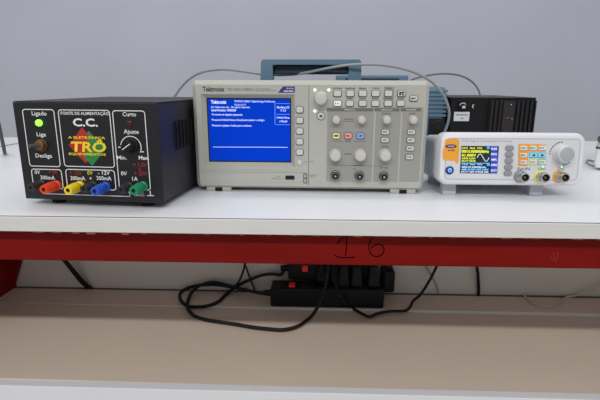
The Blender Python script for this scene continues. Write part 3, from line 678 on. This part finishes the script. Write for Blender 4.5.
cable('grey_cable', 'thin dark grey cable curving down behind the finned black power supply', pts, .0024, mat('mid_grey_cable', srgb(112, 114, 116), .5))
pts = [at_y(430, 136, .99), at_y(432, 128, .985), at_y(436, 122.5, .98), at_y(441, 122.5, .98), at_y(444.5, 127, .985), at_y(446, 134, .99), at_z(447, 152, .004)]
cable('mains_cable', 'black mains cord looping below the blue-backed oscilloscope', pts, .0032, M_rubber)
p0 = at_z(5.3, 156.6, -.01); pts = [p0+Vector((0, 0, -.08)), p0, at_y(4.2, 150, JOINT-.003), at_y(1.2, 136, JOINT-.01), at_y(-3, 118, JOINT-.02), at_y(-12, 98, JOINT-.02), at_y(-30, 90, JOINT), at_y(-50, 110, JOINT+.06)]
pts.append(at_z(-60, 146, .004))
cable('dark_cable', 'dark grey cable rising from the gap between the two benches', pts, .0037, M_dcable)
pts = [at_z(-20, 149, .002), at_z(4, 145.8, .002), at_z(18, 143.4, .002), at_z(40, 142, .002), at_z(70, 143.5, .002)]
cable('thin_cable', 'thin pale grey cable lying on the rear bench', pts, .0012, M_cable)

# ------------------------------------------------------------------ white instrument cut by the frame on the right
wp = at_z(592.8, 170.0, 0)
wi = thing('instrument_case', 'white instrument case with dark knob, past the signal generator dial', 'instrument', (wp.x, wp.y, Z0), -0.58)
P = [(0.004, .004), (0.0, .010), (0.0, .044), (0.001, .054), (0.003, .062), (0.008, .080), (0.014, .090), (0.13, .092), (0.14, .082), (0.14, .008), (0.136, .004), (0.008, .004)]
obj('case', prism(P, 0, .15, inset=.003), M_gwhite, wi)
obj('seam', box(-.0008, .1408, -.0008, .149, .0400, .0440), M_dcable, wi)
b = bmesh.new(); bmesh.ops.create_cone(b, cap_ends=True, segments=20, radius1=.0075, radius2=.0075, depth=.012)
bmesh.ops.rotate(b, verts=b.verts, cent=(0, 0, 0), matrix=Matrix.Rotation(math.pi/2, 3, 'X'))
for v in b.verts: v.co += Vector((.0075, -.004, .0590))
obj('knob', b, M_dcable, wi, True)
for fx in (.015, .115):
    for fy in (.02, .12): obj('foot', foot(fx, fy, .006, .0045), M_dcable, wi)
pts = [at_z(599, 163, .002), at_z(593, 161, .002), at_z(588, 160, .002), at_z(586.5, 162.5, .002), at_z(590, 164.5, .002), at_z(594, 166, .002)]
cable('thin_cable', 'short pale cable curled beside the white instrument case', pts, .0016, M_cable)

# ------------------------------------------------------------------ power strips under the bench
zs = Z0+SH
def strip(root, L, Dp, H, n, sw_x, cord, front=False):
    b = box(0, L, 0, Dp, 0, H, .004)
    body = obj('body', b, M_strip, root)
    if front:                      # fixed to a board: switch and sockets face forward
        obj('rocker_switch', box(sw_x-.006, sw_x+.006, -.004, .001, H*.52, H*.86, .0012, 1), M_redsw, root)
    else:
        obj('rocker_switch', box(sw_x-.0065, sw_x+.0065, Dp*.12, Dp*.55, H-.001, H+.004, .0015, 1), M_redsw, root)
    for i in range(n):
        cx = sw_x+.034+i*.036
        if cx+.018 > L: break
        if front:
            so = obj('socket', box(cx-.015, cx+.015, -.0018, .0005, H*.5-.016, H*.5+.016, .001, 1), M_rubber, root)
            for dx in (-.007, 0, .007): obj('socket_hole', box(cx+dx-.0022, cx+dx+.0022, -.0021, -.0012, H*.5-.0022, H*.5+.0022), M_dark, so)
        else:
            so = obj('socket', box(cx-.015, cx+.015, Dp*.5-.017, Dp*.5+.017, H-.0005, H+.0018, .001, 1), M_rubber, root)
            for dx in (-.007, 0, .007): obj('socket_hole', box(cx+dx-.0022, cx+dx+.0022, Dp*.5-.0022, Dp*.5+.0022, H+.0012, H+.0021), M_dark, so)
    gl = bmesh.new(); bmesh.ops.create_cone(gl, cap_ends=True, segments=16, radius1=.0075, radius2=.0055, depth=.018)
    bmesh.ops.rotate(gl, verts=gl.verts, cent=(0, 0, 0), matrix=Matrix.Rotation(-math.pi/2, 3, 'Y'))
    for v in gl.verts: v.co += Vector((-.008, Dp*.5, H*.5))
    obj('cord_gland', gl, M_rubber, root, True)
    o = Vector(root.location)
    obj('cord', tube([Vector((-.010, Dp*.5, H*.5))]+[p-o for p in cord], .0036, 8, 6), M_rubber, root, True)
def plug(root_loc, label, rot, cordpts, H=.045, W=.025, Dq=.034):
    t = thing('plug', label, 'plug', root_loc, 0); t.rotation_euler = (rot, 0, 0)
    b = box(-W/2, W/2, -Dq/2, Dq/2, 0.0, H, .005)
    for v in b.verts:
        if v.co.z > H*.6: v.co.x *= .72; v.co.y *= .8
    obj('plug_body', b, M_rubber, t)
    inv = t.rotation_euler.to_matrix().inverted(); o = Vector(root_loc)
    obj('cord', tube([Vector((0, 0, H-.004))]+[inv @ (p-o) for p in cordpts], .0030, 8, 6), M_rubber, t, True)
    return t
A0 = at_z(270.5, 306.8, SH); A1 = at_z(383.5, 308.0, SH); L1 = A1.x-A0.x
def sp(px, py, r=.0036): return at_z(px, py, SH+r)
zf = SH-.004
def sf(px, py, r=.0036): return at_z(px, py, SH+r-(0.0 if px < 230 else .001))
cordA = [at_y(262, 293.5, A0.y+.0225), at_y(248, 290.5, 1.055*KS), at_y(233, 287, 1.07*KS), at_y(215.5, 282.3, 1.085*KS), at_y(201, 285, 1.08*KS), at_y(192, 292, 1.065*KS)] + [sf(*q) for q in ((188, 301), (188, 308.5), (194, 315.5), (205, 319.5), (220, 322), (235, 324.2), (252, 327.2), (268, 329), (283, 329.8), (296, 327), (306, 321))] + \
        [at_y(314, 313, .965*KS), at_y(321, 300, .975*KS), at_y(325.5, 286, .985*KS), at_y(327.5, 272, .99*KS), at_y(329, 255, 1.0*KS), at_y(329, 225, 1.0*KS), at_y(329, 205, 1.0*KS)]
cordA[-1].z = Z0-TT-.002
s1 = thing('power_strip', 'black power strip lying on the shelf with lit red rocker switch', 'power strip', (A0.x, A0.y, zs), 0)
strip(s1, L1, .045, .0415, 5, .044, cordA)
# upper strip fixed to the back board
Bz = at_y(300, 280.5, PAN-.04).z; B0 = at_y(288, 272, PAN-.04); B1 = at_y(372, 272, PAN-.04)
cordB = [at_y(281, 274.6, PAN-.022), at_y(272, 274, PAN-.02), at_y(261, 275.5, PAN-.018), at_y(247, 281, PAN-.015), at_y(237, 286, PAN-.015), at_y(228, 292.5, PAN-.025)] + [sp(*q) for q in ((219, 301), (209, 305.5), (198, 307), (187.5, 306), (181, 300.5))] + \
        [at_y(180, 294, 1.075*KS), at_y(186.5, 288.6, 1.085*KS), at_y(200, 285.3, 1.09*KS), at_y(217, 284.8, 1.095*KS), at_y(233, 287.3, 1.095*KS), at_y(243, 289.4, 1.095*KS), at_y(247, 291, PAN-.003)]
cordB.append(at_y(249, 296, PAN-.003)); cordB[-1].z = zs-.03; cordB[-1].y = PAN-.003
s2 = thing('power_strip', 'black power strip fixed to the back board above the other strip', 'power strip', (B0.x, PAN-.040, Bz), 0)
strip(s2, B1.x-B0.x, .040, .040, 4, .036, cordB, True)
# plugs standing in the strips
ptop_z = zs+.0415
def upto(p, x, y): return [Vector((p[0], p[1], p[2]+.055)), Vector((x, y, Z0-.14)), Vector((x+.005, y, Z0-TT-.002))]
for i, (px, lab) in enumerate(((343, 'black mains plug in the middle of the lower power strip'), (356, 'black mains plug second from the free end of the lower power strip'), (373, 'black mains plug at the free end of the lower power strip'))):
    q = at_y(px, 284.5, A0.y+.0225); loc = (q.x, A0.y+.0225, ptop_z+.0021)
    if i == 0:    # this one's lead hangs forward and runs along the shelf
        cp = [Vector((loc[0]-.012, loc[1]-.012, loc[2]+.058)), Vector((loc[0]-.022, loc[1]-.034, loc[2]+.040)), at_y(336, 285, .985*KS), at_y(341, 297, .975*KS)] + [sf(*r_, .003) for r_ in ((350, 306.5), (359, 312), (369, 316.6), (378, 313.5), (390, 311.3), (405, 310.8), (410, 307))] + [at_y(413, 301, 1.03*KS), at_y(420, 295, 1.05*KS), at_y(428, 283, 1.06*KS), at_y(436, 267.5, 1.07*KS), at_y(444, 245, 1.07*KS)]
        cp.append(Vector((cp[-1].x+.01, 1.07*KS, Z0-TT-.002)))
    else: cp = upto(loc, loc[0]+.004*i, loc[1]+.01)
    plug(loc, lab, 0, cp)
for px, lab in ((321, 'black mains plug facing forward in the upper power strip beside its red switch'), (334.5, 'black mains plug facing forward in the middle of the upper power strip')):
    q = at_y(px, 270, PAN-.040); loc = (q.x, PAN-.0421, Bz+.020)
    plug(loc, lab, math.pi/2, [Vector((q.x, PAN-.075, Bz+.035)), Vector((q.x+.002, PAN-.070, Bz+.08)), Vector((q.x+.004, PAN-.06, Z0-TT-.002))], H=.026, W=.023, Dq=.030)
# chunky adaptor hanging from its lead beside the strips
q = at_y(387, 289.5, PAN-.024)
ad = thing('mains_adaptor', 'black mains adaptor block fixed beside the upper power strip', 'adaptor', (q.x, PAN-.024, q.z), 0)
obj('adaptor_body', box(-.014, .013, -.020, .023, 0, .050, .006), M_strip, ad)
obj('adaptor_collar', box(-.009, .008, -.012, .014, .049, .062, .003), M_rubber, ad)
for dx in (-.005, .005): obj('cord', tube([(dx*.6, 0, .058), (dx*1.6, 0, .10), (dx, 0, Z0-TT-.002-q.z)], .0024, 8, 6), M_rubber, ad, True)

# ------------------------------------------------------------------ other leads under the bench
yb = PAN-.003
def drop(px, py): p = at_y(px, py, yb); return p
t0 = at_y(244.8, 262, PAN-.03); top = Vector((t0.x+.005, PAN-.03, Z0-TT-.002))
cable('thin_lead', 'thin black lead hanging straight into the cord tangle beside the power strips', [top, at_y(245, 255, PAN-.03), at_y(244.6, 266, PAN-.03), at_y(241, 277, PAN-.03), at_y(236, 285.5, PAN-.03), sp(230, 291.5, .0025)], .0023, M_rubber)
cable('thin_lead', 'thin black lead slanting down to the back gap by the tangle', [top+Vector((.012, .012, 0)), at_y(244.8, 257, PAN-.018), at_y(246.5, 268, PAN-.014), at_y(251, 281, PAN-.008), at_y(254.5, 290.5, PAN-.004), Vector((at_y(255, 292, yb).x, yb, zs-.04))], .0020, M_rubber)
# flat strap
t0 = at_y(64, 258, PAN-.03); e0 = at_y(91, 289.5, PAN-.004)
path = spline([Vector((t0.x-.10, PAN-.05, Z0-TT-.002)), Vector((t0.x-.03, PAN-.04, t0.z+.05)), at_y(66, 262, PAN-.03), at_y(75, 273, PAN-.022), at_y(83, 282.5, PAN-.014), e0, Vector((e0.x+.010, PAN-.0032, zs-.012))], 6)
b = bmesh.new(); rings = []
for i, p in enumerate(path):
    hw = .0055 if i < 12 else .0055+.003*(i-12)/24
    rings.append([b.verts.new(p+Vector(q)) for q in ((-hw, -.0016, 0), (0, -.0024, 0), (hw, -.0016, 0), (hw, .0016, 0), (0, .0022, 0), (-hw, .0016, 0))])
for A, B in zip(rings, rings[1:]):
    for k in range(6): b.faces.new((A[k], A[(k+1) % 6], B[(k+1) % 6], B[k]))
b.faces.new(rings[0]); b.faces.new(rings[-1]); bmesh.ops.recalc_face_normals(b, faces=b.faces)
tag(obj('flat_cable', b, M_rubber, None, True), 'broad flat black cable slanting to the shelf near the red leg', 'cable')
p = at_y(478.4, 290, yb); cable('black_cable', 'straight black cable dropping vertically behind the shelf', [Vector((p.x-.004, PAN-.012, Z0-TT-.002)), at_y(477.8, 255, PAN-.012), at_y(478, 275, PAN-.010), at_y(478.6, 291, PAN-.0045), Vector((p.x+.001, PAN-.0035, zs-.04))], .0034, M_rubber)
p = at_y(441, 293, yb); cable('thin_lead', 'thin grey lead slanting down the back board to the gap', [Vector((at_y(423, 260, PAN-.006).x-.06, PAN-.006, Z0-TT-.002)), at_y(421, 255, PAN-.005), at_y(430, 273, PAN-.004), at_y(437, 287, PAN-.0035), Vector((p.x, PAN-.003, zs-.03))], .0014, M_cable)
M_wcab = mat('white_cable', srgb(205, 190, 180), .5)
pts = [sp(*q, .0024) for q in ((524, 294.5), (527.5, 299), (534, 304.3), (543, 306.6), (552, 306.3), (560, 302.5), (566, 297.5), (574, 295.8))] + [at_y(585, 293, PAN-.018), at_y(597, 288.5, PAN-.02), at_y(615, 281, PAN-.02), at_y(640, 268, PAN-.02)]
pts.append(Vector((pts[-1].x+.06, PAN-.02, Z0-TT-.002)))
cable('white_lead', 'white lead curling on the shelf and rising along the back board', pts, .0022, M_wcab)
